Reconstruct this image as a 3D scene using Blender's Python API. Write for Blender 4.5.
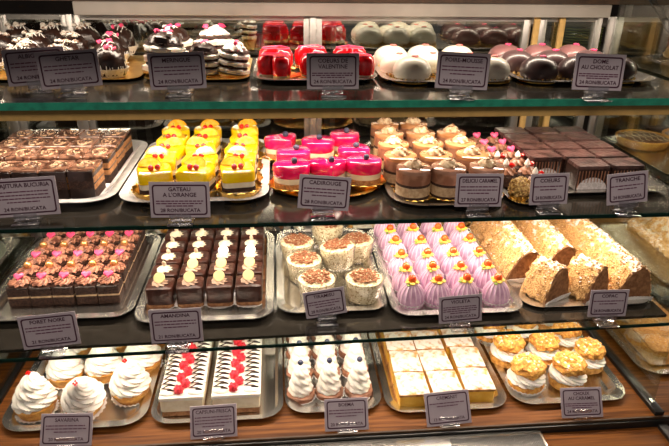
import bpy, bmesh, math, random
from math import sin, cos, pi, radians
from mathutils import Matrix, Vector, noise as mnoise
for o in list(bpy.data.objects): bpy.data.objects.remove(o)
S = bpy.context.scene
COL = S.collection
# ------------------------------------------------------------- camera, world, exposure
cd = bpy.data.cameras.new('camera'); cam = bpy.data.objects.new('camera', cd); COL.objects.link(cam)
cd.sensor_width = 36; cd.lens = 602/669*36; cd.clip_start = .02; cd.clip_end = 60
cam.matrix_world = Matrix.Translation((0, 0, 1.52)) @ Matrix.Rotation(-radians(5.5), 4, 'Z') @ Matrix.Rotation(pi/2-radians(24.4), 4, 'X') @ Matrix.Rotation(radians(.85), 4, 'Z')
S.camera = cam
W = bpy.data.worlds.new('world'); S.world = W; W.use_nodes = True
W.node_tree.nodes['Background'].inputs[0].default_value = (1.0, .86, .78, 1)
W.node_tree.nodes['Background'].inputs[1].default_value = .07
S.view_settings.view_transform = 'Standard'; S.view_settings.look = 'None'
S.view_settings.exposure = 0.52; S.view_settings.gamma = 1; S.view_settings.use_curve_mapping = False
def area(name, loc, rot, sx, sy, power, col):
    l = bpy.data.lights.new(name, 'AREA'); l.shape = 'RECTANGLE'; l.size = sx; l.size_y = sy; l.energy = power; l.color = col
    o = bpy.data.objects.new(name, l); o.location = loc; o.rotation_euler = rot; COL.objects.link(o); return o
WARM = (1.0, .83, .66)
Z1, Z2, Z3, Z4 = 1.295, 1.10, .86, .64         # shelf and deck surfaces
XL, XR, YB = -.605, .775, 1.43
# room ceiling light above the customer, LED strips of the case
area('room_light', (.1, -.15, 2.42), (radians(24), 0, 0), 1.6, .5, 11.5, (1.0, .86, .72))
area('led_light_top', (.08, 1.20, 1.448), (radians(6), 0, 0), 1.34, .02, 2.9, WARM)
area('led_light_upper', (.08, 1.13, Z1-.026), (0, 0, 0), 1.34, .02, 3.8, WARM)
area('led_light_middle', (.08, 1.12, Z2-.020), (0, 0, 0), 1.34, .02, 4.6, WARM)
area('led_light_lower', (.08, 1.03, Z3-.019), (0, 0, 0), 1.34, .02, 2.7, WARM)
area('led_light_neighbour_top', (1.25, 1.15, 1.448), (0, 0, 0), .8, .02, 1.6, WARM)
area('led_light_neighbour', (1.25, 1.15, Z1-.030), (radians(4), 0, 0), .8, .02, 1.0, WARM)
area('led_light_neighbour_middle', (1.25, 1.15, Z2-.022), (radians(4), 0, 0), .8, .02, 1.6, WARM)
area('led_light_neighbour_lower', (1.25, 1.15, Z3-.022), (radians(4), 0, 0), .8, .02, 1.2, WARM)

# ------------------------------------------------------------- materials
def mat(name, c, rough=.5, metal=0, c2=None, ns=60, ramp=(.4, .6), bump=0, bs=200, sss=0, coat=0, emit=0, spec=.5, trans=0, ior=1.45, aniso=False):
    m = bpy.data.materials.new(name); m.use_nodes = True; nt = m.node_tree; N = nt.nodes; Lk = nt.links
    b = N['Principled BSDF']; b.inputs['Base Color'].default_value = (*c, 1)
    b.inputs['Roughness'].default_value = rough; b.inputs['Metallic'].default_value = metal
    b.inputs['Specular IOR Level'].default_value = spec; b.inputs['IOR'].default_value = ior
    b.inputs['Transmission Weight'].default_value = trans
    if coat: b.inputs['Coat Weight'].default_value = coat; b.inputs['Coat Roughness'].default_value = .05
    if sss: b.inputs['Subsurface Weight'].default_value = sss; b.inputs['Subsurface Radius'].default_value = (.01, .006, .004); b.inputs['Subsurface Scale'].default_value = .6
    if emit: b.inputs['Emission Color'].default_value = (*c, 1); b.inputs['Emission Strength'].default_value = emit
    tc = N.new('ShaderNodeTexCoord'); oi = N.new('ShaderNodeObjectInfo')
    va = N.new('ShaderNodeVectorMath'); va.operation = 'ADD'; Lk.new(tc.outputs['Object'], va.inputs[0]); Lk.new(oi.outputs['Location'], va.inputs[1])
    n = N.new('ShaderNodeTexNoise'); n.inputs['Scale'].default_value = ns; n.inputs['Detail'].default_value = 3
    Lk.new(va.outputs[0], n.inputs['Vector'])
    r = N.new('ShaderNodeValToRGB'); r.color_ramp.elements[0].position = ramp[0]; r.color_ramp.elements[1].position = ramp[1]
    if c2 is None: c2 = tuple(x*.88 for x in c)
    r.color_ramp.elements[0].color = (*c2, 1); r.color_ramp.elements[1].color = (*c, 1)
    Lk.new(n.outputs['Fac'], r.inputs[0]); Lk.new(r.outputs[0], b.inputs['Base Color'])
    if bump:
        n2 = N.new('ShaderNodeTexNoise'); n2.inputs['Scale'].default_value = bs; Lk.new(va.outputs[0], n2.inputs['Vector'])
        bp = N.new('ShaderNodeBump'); bp.inputs['Strength'].default_value = bump; bp.inputs['Distance'].default_value = .003
        Lk.new(n2.outputs['Fac'], bp.inputs['Height']); Lk.new(bp.outputs[0], b.inputs['Normal'])
    m['b'] = 1
    return m
def sugar(m, amount=.5, ns=90, col=(.93, .89, .84)):
    """icing sugar lying on the upward faces"""
    nt = m.node_tree; N = nt.nodes; Lk = nt.links; b = N['Principled BSDF']
    src = b.inputs['Base Color'].links[0].from_socket
    g = N.new('ShaderNodeNewGeometry'); sp = N.new('ShaderNodeSeparateXYZ'); Lk.new(g.outputs['Normal'], sp.inputs[0])
    tc = N.new('ShaderNodeTexCoord'); n = N.new('ShaderNodeTexNoise'); n.inputs['Scale'].default_value = ns; n.inputs['Detail'].default_value = 4
    Lk.new(tc.outputs['Object'], n.inputs['Vector'])
    a = N.new('ShaderNodeMath'); a.operation = 'MULTIPLY'; Lk.new(sp.outputs['Z'], a.inputs[0]); Lk.new(n.outputs['Fac'], a.inputs[1])
    mr = N.new('ShaderNodeMapRange'); mr.inputs['From Min'].default_value = .55-amount*.35; mr.inputs['From Max'].default_value = .68-amount*.30
    Lk.new(a.outputs[0], mr.inputs['Value'])
    mx = N.new('ShaderNodeMix'); mx.data_type = 'RGBA'; Lk.new(mr.outputs[0], mx.inputs[0]); Lk.new(src, mx.inputs[6]); mx.inputs[7].default_value = (*col, 1)
    Lk.new(mx.outputs[2], b.inputs['Base Color']); return m
def glassy(name, tint, refl, gl=(1, 1, 1)):
    """thin pane: see-through with a mirror share"""
    m = bpy.data.materials.new(name); m.use_nodes = True; nt = m.node_tree; N = nt.nodes; Lk = nt.links
    for n in list(N):
        if n.type != 'OUTPUT_MATERIAL': N.remove(n)
    out = N['Material Output']; t = N.new('ShaderNodeBsdfTransparent'); t.inputs[0].default_value = (*tint, 1)
    g = N.new('ShaderNodeBsdfGlossy'); g.inputs['Roughness'].default_value = .02; g.inputs[0].default_value = (*gl, 1)
    f = N.new('ShaderNodeLayerWeight'); f.inputs[0].default_value = .5
    p = N.new('ShaderNodeMath'); p.operation = 'POWER'; p.inputs[1].default_value = 4; Lk.new(f.outputs['Facing'], p.inputs[0])
    a = N.new('ShaderNodeMath'); a.operation = 'ADD'; a.use_clamp = True; a.inputs[1].default_value = refl; Lk.new(p.outputs[0], a.inputs[0])
    mx = N.new('ShaderNodeMixShader'); Lk.new(a.outputs[0], mx.inputs[0]); Lk.new(t.outputs[0], mx.inputs[1]); Lk.new(g.outputs[0], mx.inputs[2])
    Lk.new(mx.outputs[0], out.inputs[0]); return m
M = {}
M['cream'] = mat('cream', (.80, .72, .56), .45, c2=(.72, .62, .45), sss=.15)
M['whitecream'] = mat('white_cream', (.88, .85, .78), .4, c2=(.84, .80, .72), sss=.15)
M['shade_cream'] = mat('layer_cream', (.55, .39, .23), .5, c2=(.40, .26, .14), ns=150)
M['choc'] = mat('dark_chocolate', (.030, .013, .009), .28, c2=(.018, .008, .006), bump=.3, coat=.3)
M['chocgloss'] = mat('glossy_chocolate', (.050, .016, .010), .34, c2=(.028, .010, .007), ns=45, bump=.6, bs=90, spec=.3)
M['sponge'] = mat('chocolate_sponge', (.060, .026, .016), .8, c2=(.028, .012, .008), ns=260, bump=.8, bs=400)
M['milk'] = mat('milk_chocolate', (.36, .17, .10), .4, c2=(.24, .10, .055), ns=70, coat=.2)
M['tan'] = mat('caramel_sponge', (.50, .25, .10), .7, c2=(.32, .14, .05), ns=180, bump=.6, bs=350)
M['caramelglaze'] = mat('caramel_glaze', (.56, .27, .12), .14, c2=(.42, .18, .07), ns=30, coat=.8)
M['mochaglaze'] = mat('mocha_glaze', (.40, .22, .15), .12, c2=(.30, .15, .10), ns=30, coat=1)
M['marble'] = mat('marbled_glaze', (.30, .15, .095), .12, c2=(.07, .03, .018), ns=70, ramp=(.42, .56), coat=1)
M['ringicing'] = mat('caramel_icing_streaks', (.62, .42, .26), .3, c2=(.08, .035, .02), ns=160, ramp=(.45, .52))
M['icing'] = mat('pale_icing', (.80, .62, .42), .3)
M['yellow'] = mat('yellow_jelly', (.95, .66, .005), .12, c2=(.90, .55, .003), ns=35, coat=.9, sss=.1)
M['orange'] = mat('orange_slice', (.95, .50, .02), .2, c2=(.95, .62, .10), ns=120, coat=.6, sss=.1)
M['peel'] = mat('orange_peel', (.95, .42, .01), .35)
M['red'] = mat('red_glaze', (.80, .008, .014), .10, c2=(.62, .004, .01), ns=30, coat=1)
M['berry'] = mat('red_currant', (.72, .01, .008), .12, c2=(.55, .008, .006), coat=1)
M['raspberry'] = mat('raspberry', (.82, .035, .06), .35, c2=(.66, .015, .03), ns=200, bump=.8, bs=500)
M['pinkjelly'] = mat('hot_pink_jelly', (.90, .008, .14), .10, c2=(.78, .004, .09), ns=40, coat=1, sss=.1)
M['pink'] = mat('pink_sugar', (.90, .09, .22), .35, c2=(.82, .06, .17))
M['blue'] = mat('blueberry', (.022, .026, .06), .4, c2=(.05, .055, .10), ns=60)
M['white'] = mat('white_glaze', (.74, .70, .58), .34, c2=(.74, .70, .60), ns=20, coat=.25, sss=.1)
M['mauveglaze'] = mat('mauve_brown_glaze', (.11, .062, .062), .34, c2=(.075, .04, .04), ns=20, coat=.25)
M['darkglaze'] = mat('dark_brown_glaze', (.075, .042, .042), .34, c2=(.05, .028, .028), ns=20, coat=.25)
M['duskychoc'] = mat('dusky_chocolate', (.085, .040, .034), .33, c2=(.028, .012, .010), ns=40, bump=.9, bs=120, coat=.1)
M['roseglaze'] = mat('rose_brown_glaze', (.26, .12, .115), .34, c2=(.19, .085, .085), ns=20, coat=.25)
M['mauve'] = mat('mauve_fondant', (.64, .40, .56), .35, c2=(.50, .28, .42), ns=50, sss=.1)
M['mauvestripe'] = mat('pale_mauve_piping', (.84, .62, .74), .4)
M['redorange'] = mat('orange_red_sugar', (.90, .13, .012), .25, c2=(.85, .08, .01), coat=.5)
M['petal'] = mat('yellow_petals', (.90, .62, .08), .5, c2=(.75, .60, .10))
M['leaf'] = mat('green_sugar_leaf', (.25, .35, .05), .5)
M['nuts'] = sugar(mat('golden_nut_crumbs', (.80, .50, .20), .7, c2=(.46, .20, .06), ns=330, ramp=(.40, .53), bump=1.0, bs=320), .58, 70)
M['nutface'] = mat('brown_cake_cut_face', (.32, .155, .065), .8, c2=(.20, .085, .035), ns=120, bump=.5, bs=250)
M['goldnut'] = mat('chopped_golden_nuts', (.72, .48, .16), .5, c2=(.30, .15, .04), ns=260, ramp=(.4, .55), bump=.9, bs=300)
M['custard'] = mat('yellow_custard', (.86, .52, .07), .3, c2=(.78, .42, .04), ns=40, sss=.15)
M['pastry'] = sugar(mat('puff_pastry_crust', (.66, .34, .10), .7, c2=(.40, .17, .035), ns=80, bump=.6, bs=250), .62, 55, (.72, .66, .58))
M['crust'] = mat('baked_crust', (.60, .30, .09), .7, c2=(.42, .18, .045), ns=90, bump=.5, bs=260)
M['tart'] = mat('golden_tart_shell', (.80, .43, .09), .5, c2=(.62, .27, .05), ns=60, bump=.4, bs=260)
M['choux'] = sugar(mat('choux_puff', (.84, .46, .10), .55, c2=(.55, .22, .035), ns=130, bump=.8, bs=260), .16, 120)
M['cocoa'] = mat('cocoa_crumbs', (.24, .075, .03), .8, c2=(.50, .26, .13), ns=380, ramp=(.38, .5), bump=1, bs=400)
M['speckcream'] = mat('speckled_cream', (.80, .70, .46), .5, c2=(.36, .24, .10), ns=260, ramp=(.40, .47), bump=.6, bs=300)
M['paper'] = mat('white_paper', (.80, .78, .76), .6)
M['greypaper'] = mat('grey_lace_paper', (.62, .58, .58), .6, c2=(.45, .42, .42), ns=300)
M['gold'] = mat('gold_foil_card', (.90, .60, .16), .28, 1, c2=(.80, .48, .10), ns=40)
M['goldball'] = mat('gold_dusted_ball', (.85, .42, .16), .22, .7)
M['steel'] = mat('stainless_steel', (.70, .68, .64), .27, 1, c2=(.60, .58, .55), ns=12)
M['alu'] = mat('brushed_aluminium', (.48, .46, .44), .35, .85, ns=30)
M['rail'] = mat('pale_grey_metal_rail', (.50, .46, .42), .5, 0, c2=(.36, .33, .30), ns=9, ramp=(.3, .7))
M['brass'] = mat('brass_strip', (.72, .46, .16), .6, .2)
M['porcelain'] = mat('white_porcelain', (.74, .74, .75), .2, coat=.4)
M['black'] = mat('black_metal', (.012, .012, .012), .3)
M['shelf'] = mat('dark_smoked_glass', (.030, .026, .021), .13, c2=(.022, .019, .015), spec=.7)
M['edge'] = mat('green_glass_edge', (.02, .26, .17), .15, c2=(.015, .18, .12), spec=.7)
M['darkedge'] = mat('dark_green_glass_edge', (.004, .022, .016), .10, spec=.7)
M['clear'] = glassy('clear_glass', (.93, .97, .95), .02)
M['side'] = glassy('side_glass', (.84, .88, .82), .10)
M['mirror'] = glassy('back_door_glass', (.80, .80, .76), .30, (.85, .9, .85))
M['acrylic'] = glassy('clear_acrylic', (.93, .93, .95), .28)
M['cuppl'] = glassy('clear_plastic_cup', (.97, .97, .97), .05)
M['card'] = mat('lavender_price_card', (.44, .38, .43), .5, c2=(.41, .35, .40), ns=20)
M['ink'] = mat('dark_plum_ink', (.055, .012, .03), .5)
M['rackwood'] = mat('grey_rack_board', (.20, .17, .14), .6)
M['greenplate'] = mat('pale_green_plate', (.45, .55, .12), .3)
M['flake'] = mat('grey_white_chocolate_flakes', (.66, .60, .52), .5, c2=(.16, .08, .05), ns=150, ramp=(.40, .50))
M['tancream'] = mat('tan_cream', (.74, .58, .38), .45, c2=(.50, .32, .17), ns=120)
M['salmon'] = mat('salmon_sugar', (.82, .20, .17), .4)
M['tartfill'] = mat('brown_tart_filling', (.22, .09, .045), .3, c2=(.12, .045, .022), ns=90)
M['inkred'] = mat('faded_plum_ink', (.12, .03, .07), .5)
M['wall'] = mat('dark_brown_wall', (.030, .020, .015), .7, c2=(.016, .011, .009), ns=3)
M['floor'] = mat('dark_floor', (.05, .035, .025), .5)
M['frame'] = mat('brown_wood_frame', (.085, .045, .022), .45, c2=(.05, .027, .014), ns=18)
M['neon'] = mat('blue_neon_reflection', (.05, .55, 1.0), .4, emit=2.2)
M['led'] = mat('warm_led', (1.0, .86, .66), .4, emit=2.5)
def wood(name, a, b, c):
    m = mat(name, a, .5, spec=.2); nt = m.node_tree; N = nt.nodes; Lk = nt.links; bs = N['Principled BSDF']
    tc = N.new('ShaderNodeTexCoord'); mp = N.new('ShaderNodeMapping'); mp.inputs['Scale'].default_value = (2.2, 40, 40)
    n = N.new('ShaderNodeTexNoise'); n.inputs['Scale'].default_value = 3; n.inputs['Detail'].default_value = 6; n.inputs['Distortion'].default_value = .4
    r = N.new('ShaderNodeValToRGB'); e = r.color_ramp.elements; e[0].position = .3; e[0].color = (*a, 1); e[1].position = .7; e[1].color = (*b, 1)
    k = e.new(.5); k.color = (*c, 1)
    Lk.new(tc.outputs['Object'], mp.inputs[0]); Lk.new(mp.outputs[0], n.inputs['Vector']); Lk.new(n.outputs['Fac'], r.inputs[0]); Lk.new(r.outputs[0], bs.inputs['Base Color'])
    return m
M['wood'] = wood('orange_brown_wood', (.075, .024, .006), (.26, .095, .020), (.16, .054, .011))
M['wooddark'] = wood('dark_brown_wood', (.07, .026, .012), (.16, .065, .028), (.11, .045, .018))

# ------------------------------------------------------------- mesh helpers
class MB:
    def __init__(s): s.bm = bmesh.new(); s.flat = False
    def add(s, vs, fs, T=None):
        if T is not None: vs = [T @ Vector(v) for v in vs]
        bv = [s.bm.verts.new(v) for v in vs]
        for f in fs:
            try: s.bm.faces.new([bv[i] for i in f])
            except ValueError: pass
        return s
    def box(s, x0, x1, y0, y1, z0, z1, bev=0, T=None, seg=2):
        b = bmesh.new(); bmesh.ops.create_cube(b, size=1)
        for v in b.verts: v.co = Vector(((x0+x1)/2+v.co.x*(x1-x0), (y0+y1)/2+v.co.y*(y1-y0), (z0+z1)/2+v.co.z*(z1-z0)))
        if bev: bmesh.ops.bevel(b, geom=b.edges[:], offset=bev, segments=seg, affect='EDGES', profile=.5)
        b.verts.ensure_lookup_table(); b.verts.index_update()
        s.add([v.co.copy() for v in b.verts], [[v.index for v in f.verts] for f in b.faces], T); b.free(); return s
    def loops(s, rings, cap0=True, cap1=True, T=None):
        n = len(rings[0]); vs = [p for r in rings for p in r]; fs = []
        for k in range(len(rings)-1):
            for i in range(n):
                j = (i+1) % n; fs.append([k*n+i, k*n+j, (k+1)*n+j, (k+1)*n+i])
        if cap0: fs.append(list(range(n))[::-1])
        if cap1: fs.append([(len(rings)-1)*n+i for i in range(n)])
        return s.add(vs, fs, T)
    def lathe(s, prof, n=20, ripple=None, T=None, cap0=True, cap1=True):
        R = []
        for r, z in prof:
            ring = []
            for i in range(n):
                t = 2*pi*i/n; k = ripple(t, z, r) if ripple else 1
                ring.append((r*k*cos(t), r*k*sin(t), z))
            R.append(ring)
        return s.loops(R, cap0, cap1, T)
    def loft(s, outline, levels, T=None, cap0=True, cap1=True):
        """outline: list of (x,y); levels: (scale, z)"""
        return s.loops([[(x*k, y*k, z) for x, y in outline] for k, z in levels], cap0, cap1, T)
    def tube(s, pts, r, n=6, T=None, closed=False):
        pts = [Vector(p) for p in pts]; R = []; m = len(pts)
        for i, p in enumerate(pts):
            a = pts[(i-1) % m] if closed else pts[max(i-1, 0)]; b = pts[(i+1) % m] if closed else pts[min(i+1, m-1)]
            d = (b-a).normalized(); u = d.cross(Vector((0, 0, 1)))
            if u.length < 1e-3: u = d.cross(Vector((0, 1, 0)))
            u.normalize(); w = d.cross(u)
            rr = r[i] if isinstance(r, (list, tuple)) else r
            R.append([p+u*cos(2*pi*k/n)*rr+w*sin(2*pi*k/n)*rr for k in range(n)])
        if closed: R.append(R[0]); return s.loops(R, False, False, T)
        return s.loops(R, True, True, T)
    def ball(s, c, r, n=10, sz=1, bump=0, T=None, seed=0):
        prof = []; k = max(5, n//2+1); R = []
        for j in range(k+1):
            a = -pi/2+pi*j/k; a = max(-pi/2+.06, min(pi/2-.06, a)); ring = []
            for i in range(n):
                t = 2*pi*i/n; v = Vector((cos(a)*cos(t), cos(a)*sin(t), sin(a)))
                q = 1+(bump*mnoise.noise(v*2.6+Vector((seed*3.1, seed, 0))) if bump else 0)
                ring.append((c[0]+v.x*r*q, c[1]+v.y*r*q, c[2]+v.z*r*q*sz))
            R.append(ring)
        return s.loops(R, True, True, T)
    def rough(s, amp, sc=60, seed=0):
        for v in s.bm.verts:
            v.co += mnoise.noise_vector(v.co*sc+Vector((seed*7.3, seed, 0)))*amp
        return s
def rrect(w, d, r, n=4):
    o = []
    for cx, cy, a0 in ((w/2-r, d/2-r, 0), (-w/2+r, d/2-r, 90), (-w/2+r, -d/2+r, 180), (w/2-r, -d/2+r, 270)):
        for i in range(n+1):
            a = radians(a0+90*i/n); o.append((cx+r*cos(a), cy+r*sin(a)))
    return o
def heart(r, n=28):
    o = []
    for i in range(n):
        t = 2*pi*i/n; x = 16*sin(t)**3; y = 13*cos(t)-5*cos(2*t)-2*cos(3*t)-cos(4*t)
        o.append((-x/17*r, (y+2)/17*r))
    return o
def circ(r, n=24): return [(r*cos(2*pi*i/n), r*sin(2*pi*i/n)) for i in range(n)]
def mesh(mb, m, name, smooth=True, ang=40):
    bmesh.ops.remove_doubles(mb.bm, verts=mb.bm.verts, dist=1e-6)
    bmesh.ops.recalc_face_normals(mb.bm, faces=mb.bm.faces)
    me = bpy.data.meshes.new(name); mb.bm.to_mesh(me); mb.bm.free(); me.materials.append(M[m] if isinstance(m, str) else m)
    if smooth:
        me.polygons.foreach_set('use_smooth', [True]*len(me.polygons)); me.set_sharp_from_angle(angle=radians(ang))
    return me
def obj(name, mb, m, parent=None, smooth=True, label=None, ang=40):
    o = bpy.data.objects.new(name, mesh(mb, m, name, smooth, ang)); COL.objects.link(o)
    if parent: o.parent = parent
    if label: o['label'] = label
    return o
def tag(o, label, cat, group=None):
    o['label'] = label; o['category'] = cat
    if group: o['group'] = group
    return o
def thing(name, label=None, cat=None, loc=(0, 0, 0), rz=0, group=None):
    o = bpy.data.objects.new(name, None); COL.objects.link(o); o.location = loc; o.rotation_euler = (0, 0, rz); o.empty_display_size = .01
    if label: tag(o, label, cat, group)
    return o
def struct(name, mb, m, parent=None, smooth=False):
    o = obj(name, mb, m, parent, smooth)
    if not parent: o['kind'] = 'structure'
    return o
def kids(o): return [c for c in o.children]
def dup(o, parent=None):
    ch = list(o.children); c = o.copy(); COL.objects.link(c)
    if parent: c.parent = parent
    for k in ch: dup(k, c)
    return c
class Kind:
    """first placement moves the original, later ones copy it with all its parts"""
    def __init__(s, name, cat, parts):
        s.root = thing(name); s.cat = cat; s.used = False
        for p in parts:
            o = obj(p[0], p[1], p[2], s.root)
            for q in (p[3] if len(p) > 3 else []): obj(q[0], q[1], q[2], o)
    def put(s, x, y, z, label, group, rz=0, sc=1, tilt=(0, 0), drop=()):
        if s.used: o = dup(s.root)
        else: o = s.root; s.used = True
        o.location = (x, y, z); o.rotation_euler = (tilt[0], tilt[1], rz); o.scale = (sc, sc, sc)
        tag(o, label, s.cat, group); return o
rnd = random.Random(4)
def jit(a): return rnd.uniform(-a, a)
ORD = ['front', 'second', 'third', 'fourth', 'fifth', 'sixth', 'seventh']
def colw(i, n):
    if n == 1: return 'only one'
    if i == 0: return 'leftmost'
    if i == n-1: return 'rightmost'
    return ['', 'second from left', 'third from left', 'fourth from left', 'fifth from left'][i] if i <= (n-1)/2 else ['', 'second from right', 'third from right', 'fourth from right'][n-1-i]
def roww(j, n): return 'back' if (j == n-1 and n > 1) else ORD[j]
def lab(desc, i, n, j, m): return f'{desc}, {colw(i, n)} in the {roww(j, m)} row'

# ------------------------------------------------------------- pastry shapes
def swirl(r, h, turns=4, ridges=9, tw=1.2, n=40, lv=34, p=.85, z0=0, amp=.16, rid=.06, tipx=0):
    mb = MB(); R = []
    for k in range(lv+1):
        t = k/lv; env = r*max(.03, (1-t)**p)*(1 if t > .06 else .86+t*2.3); ring = []
        for i in range(n):
            a = 2*pi*i/n; f = (t*turns + a/(2*pi)) % 1.0
            q = 1+amp*(sin(pi*f)-.6)+rid*cos(ridges*(a+tw*2*pi*t))
            ring.append((env*q*cos(a)+tipx*t*t, env*q*sin(a), z0+h*t))
        R.append(ring)
    return mb.loops(R)
def rosette(r, h, n=6, z0=0, tw=.5, p=.7, amp=.2):
    mb = MB(); R = []; K = 8; m = n*4
    for k in range(K+1):
        t = k/K; e = r*max(.05, (1-t**1.6)**p)*(1 if k else .85)
        R.append([(e*(1+amp*cos(n*(2*pi*i/m+tw*t*2)))*cos(2*pi*i/m), e*(1+amp*cos(n*(2*pi*i/m+tw*t*2)))*sin(2*pi*i/m), z0+h*t) for i in range(m)])
    return mb.loops(R)
def cup(r0, r1, h, pl=24, d=.05, z0=0, n=None):
    """pleated open paper cup with thickness"""
    n = n or pl*2; rp = lambda t, z, r: 1+d*cos(pl*t)*(z-z0)/h
    return MB().lathe([(r0*.98, z0), (r0, z0), (r1, z0+h), (r1-.0006, z0+h), (r0-.0008, z0+.0012)], n, rp)
def doily(r, pl=20, z=.002, up=.006):
    return MB().lathe([(r*.7, 0), (r, up), (r-.001, up+.0012), (r*.68, z*.8)], pl*2, lambda t, zz, rr: 1+(.04*cos(pl*t) if zz > .003 else 0))
def dome_prof(r, h, k=8, z0=0, e=2.6, foot=.9):
    out = [(r*foot, z0)]
    for i in range(k+1):
        a = pi/2*i/k; out.append((max(r*.04, r*(cos(a) if i < k else 0)**(2/e)), z0+h*.30+h*.70*sin(a)**(2/e)))
    return out
def tray(name, label, x0, x1, y0, y1, z, m='steel', h=.014, rim=.016, rc=.03, grp=None, wall=.012):
    w, d = x1-x0, y1-y0; mb = MB(); L = []
    for ins, zz in ((wall+rim, 0), (rim*.9, h-.002), (0, h-.001), (0, h), (rim, h), (rim+wall, .0025)):
        o = rrect(w-2*ins, d-2*ins, max(.006, rc-ins*.6), 6); L.append([(a, b, zz) for a, b in o])
    mb.loops(L)
    o = obj(name, mb, m); o.location = ((x0+x1)/2, (y0+y1)/2, z); tag(o, label, 'tray', grp); return o
TZ = .0027

# ============================================================= SETTING
struct('floor', MB().box(-3, 3.5, -2.5, 4, -.05, 0), 'floor')
struct('wall_back', MB().box(-3, 3.5, 3.2, 3.3, 0, 3.2), 'wall')
# ------------------------------------------------------------- the display case
counter = thing('display_counter', 'wooden counter carrying the lowest row of trays and the glass case', 'counter')
case = thing('display_case', 'upper frame of the pastry case with brown header and pale back rail', 'display case')
obj('deck', MB().box(-1.4, 1.75, .915, YB+.03, Z4-.03, Z4, .0015), 'wood', counter, label='orange brown wooden deck of the case')
obj('base_cabinet', MB().box(-1.4, 1.75, .93, YB+.02, .02, Z4-.03), 'wooddark', counter)
obj('front_ledge', MB().box(-1.4, 1.75, .70, .905, Z4-.06, Z4-.018, .002), 'wood', counter, label='lower wooden ledge in front of the deck')
ch = obj('front_channel', MB().box(-1.4, 1.75, .906, .914, Z4-.055, Z4-.004, .001), 'black', counter, label='dark channel for the front glass')
obj('channel_lip', MB().box(-1.4, 1.75, .9115, .9155, Z4-.004, Z4+.001), 'frame', counter)
g = MB(); g.box(-.05, .515, .846, .903, Z4-.018, Z4-.008, .001)
vg = obj('ventilation_grille', g, 'steel', counter, label='steel ventilation strip with narrow slots')
g = MB()
for i in range(52): g.box(.325+i*.0036-.0009, .325+i*.0036+.0009, .852, .893, Z4-.0082, Z4-.0066)
sl = obj('slots', g, 'black', vg); 
obj('top_fascia', MB().box(-1.4, 1.75, .86, .90, 1.475, 1.60), 'frame', case)
obj('case_roof', MB().box(-1.4, 1.75, .90, YB+.03, 1.475, 1.50), 'frame', case)
obj('top_header', MB().box(-1.4, 1.75, YB-.03, YB+.03, 1.4145, 1.475), 'frame', case)
for x in (-1.38, 1.72): obj('side_panel', MB().box(x-.02, x+.02, .90, YB+.03, Z4, 1.475), 'frame', case)
obj('back_rail', MB().box(-.43, .765, YB-.035, YB-.008, 1.386, 1.414, .002), 'rail', case, label='pale grey metal rail across the back')
# sliding doors of the back with aluminium frames
doors = ((-.60, -.452), (-.446, .078), (.084, .592), (.612, .765), (-1.35, -.61), (.80, 1.69))
for k, (a, b) in enumerate(doors):
    f = MB()
    for (xa, xb) in ((a, a+.018), (b-.018, b)): f.box(xa, xb, YB-.006, YB+.012, Z4+.002, 1.384, .0015)
    f.box(a+.018, b-.018, YB-.006, YB+.012, Z4+.002, Z4+.03)
    f.box(a+.018, b-.018, YB-.006, YB+.012, 1.374, 1.384)
    d = tag(obj('sliding_door', f, 'alu'), 'aluminium framed sliding glass back door, '+('at the left end behind the drizzled mounds', 'behind the meringues and yellow gateaux', 'wide one behind the hearts and white domes', 'narrow one right of the brown domes', 'of the neighbouring section on the left', 'of the neighbouring section on the right')[k], 'sliding door', 'sliding back doors')
    obj('door_glass', MB().box(a+.018, b-.018, YB, YB+.005, Z4+.03, 1.374), 'mirror', d)
for x in (-.449, .081, .602, .663, .782, -.605):
    obj('post', MB().box(x-.007, x+.007, YB-.016, YB-.008, Z4+.002, 1.386 if x > -.6 else 1.47, .001), 'brass' if x in (.602, .663) else 'alu', case)
# side panes and their dark rails
for x in (XL-.003, XR+.003):
    p = tag(obj('side_pane', MB().box(x-.003, x+.003, .945, YB-.045, Z4+.013, 1.46), 'side'), 'clear glass partition at the '+('left' if x < 0 else 'right')+' end of the case section', 'glass partition')
for x, s in ((XR+.003, 1), (XL-.003, -1)):
    obj('bottom_rail', MB().box(x-.010, x+.010, .9165, YB-.045, Z4, Z4+.010, .001), 'black', counter); obj('ledge_rail', MB().box(x-.010, x+.010, .72, .900, Z4-.018, Z4-.008, .001), 'black', counter)
# slanting front edge bar at the upper right
obj('edge_bar', MB().tube([(.787, 1.06, 1.298), (.787, 1.345, 1.474)], .0065, 8), 'black', case, label='slanting black edge of the upper right side glass')

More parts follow.
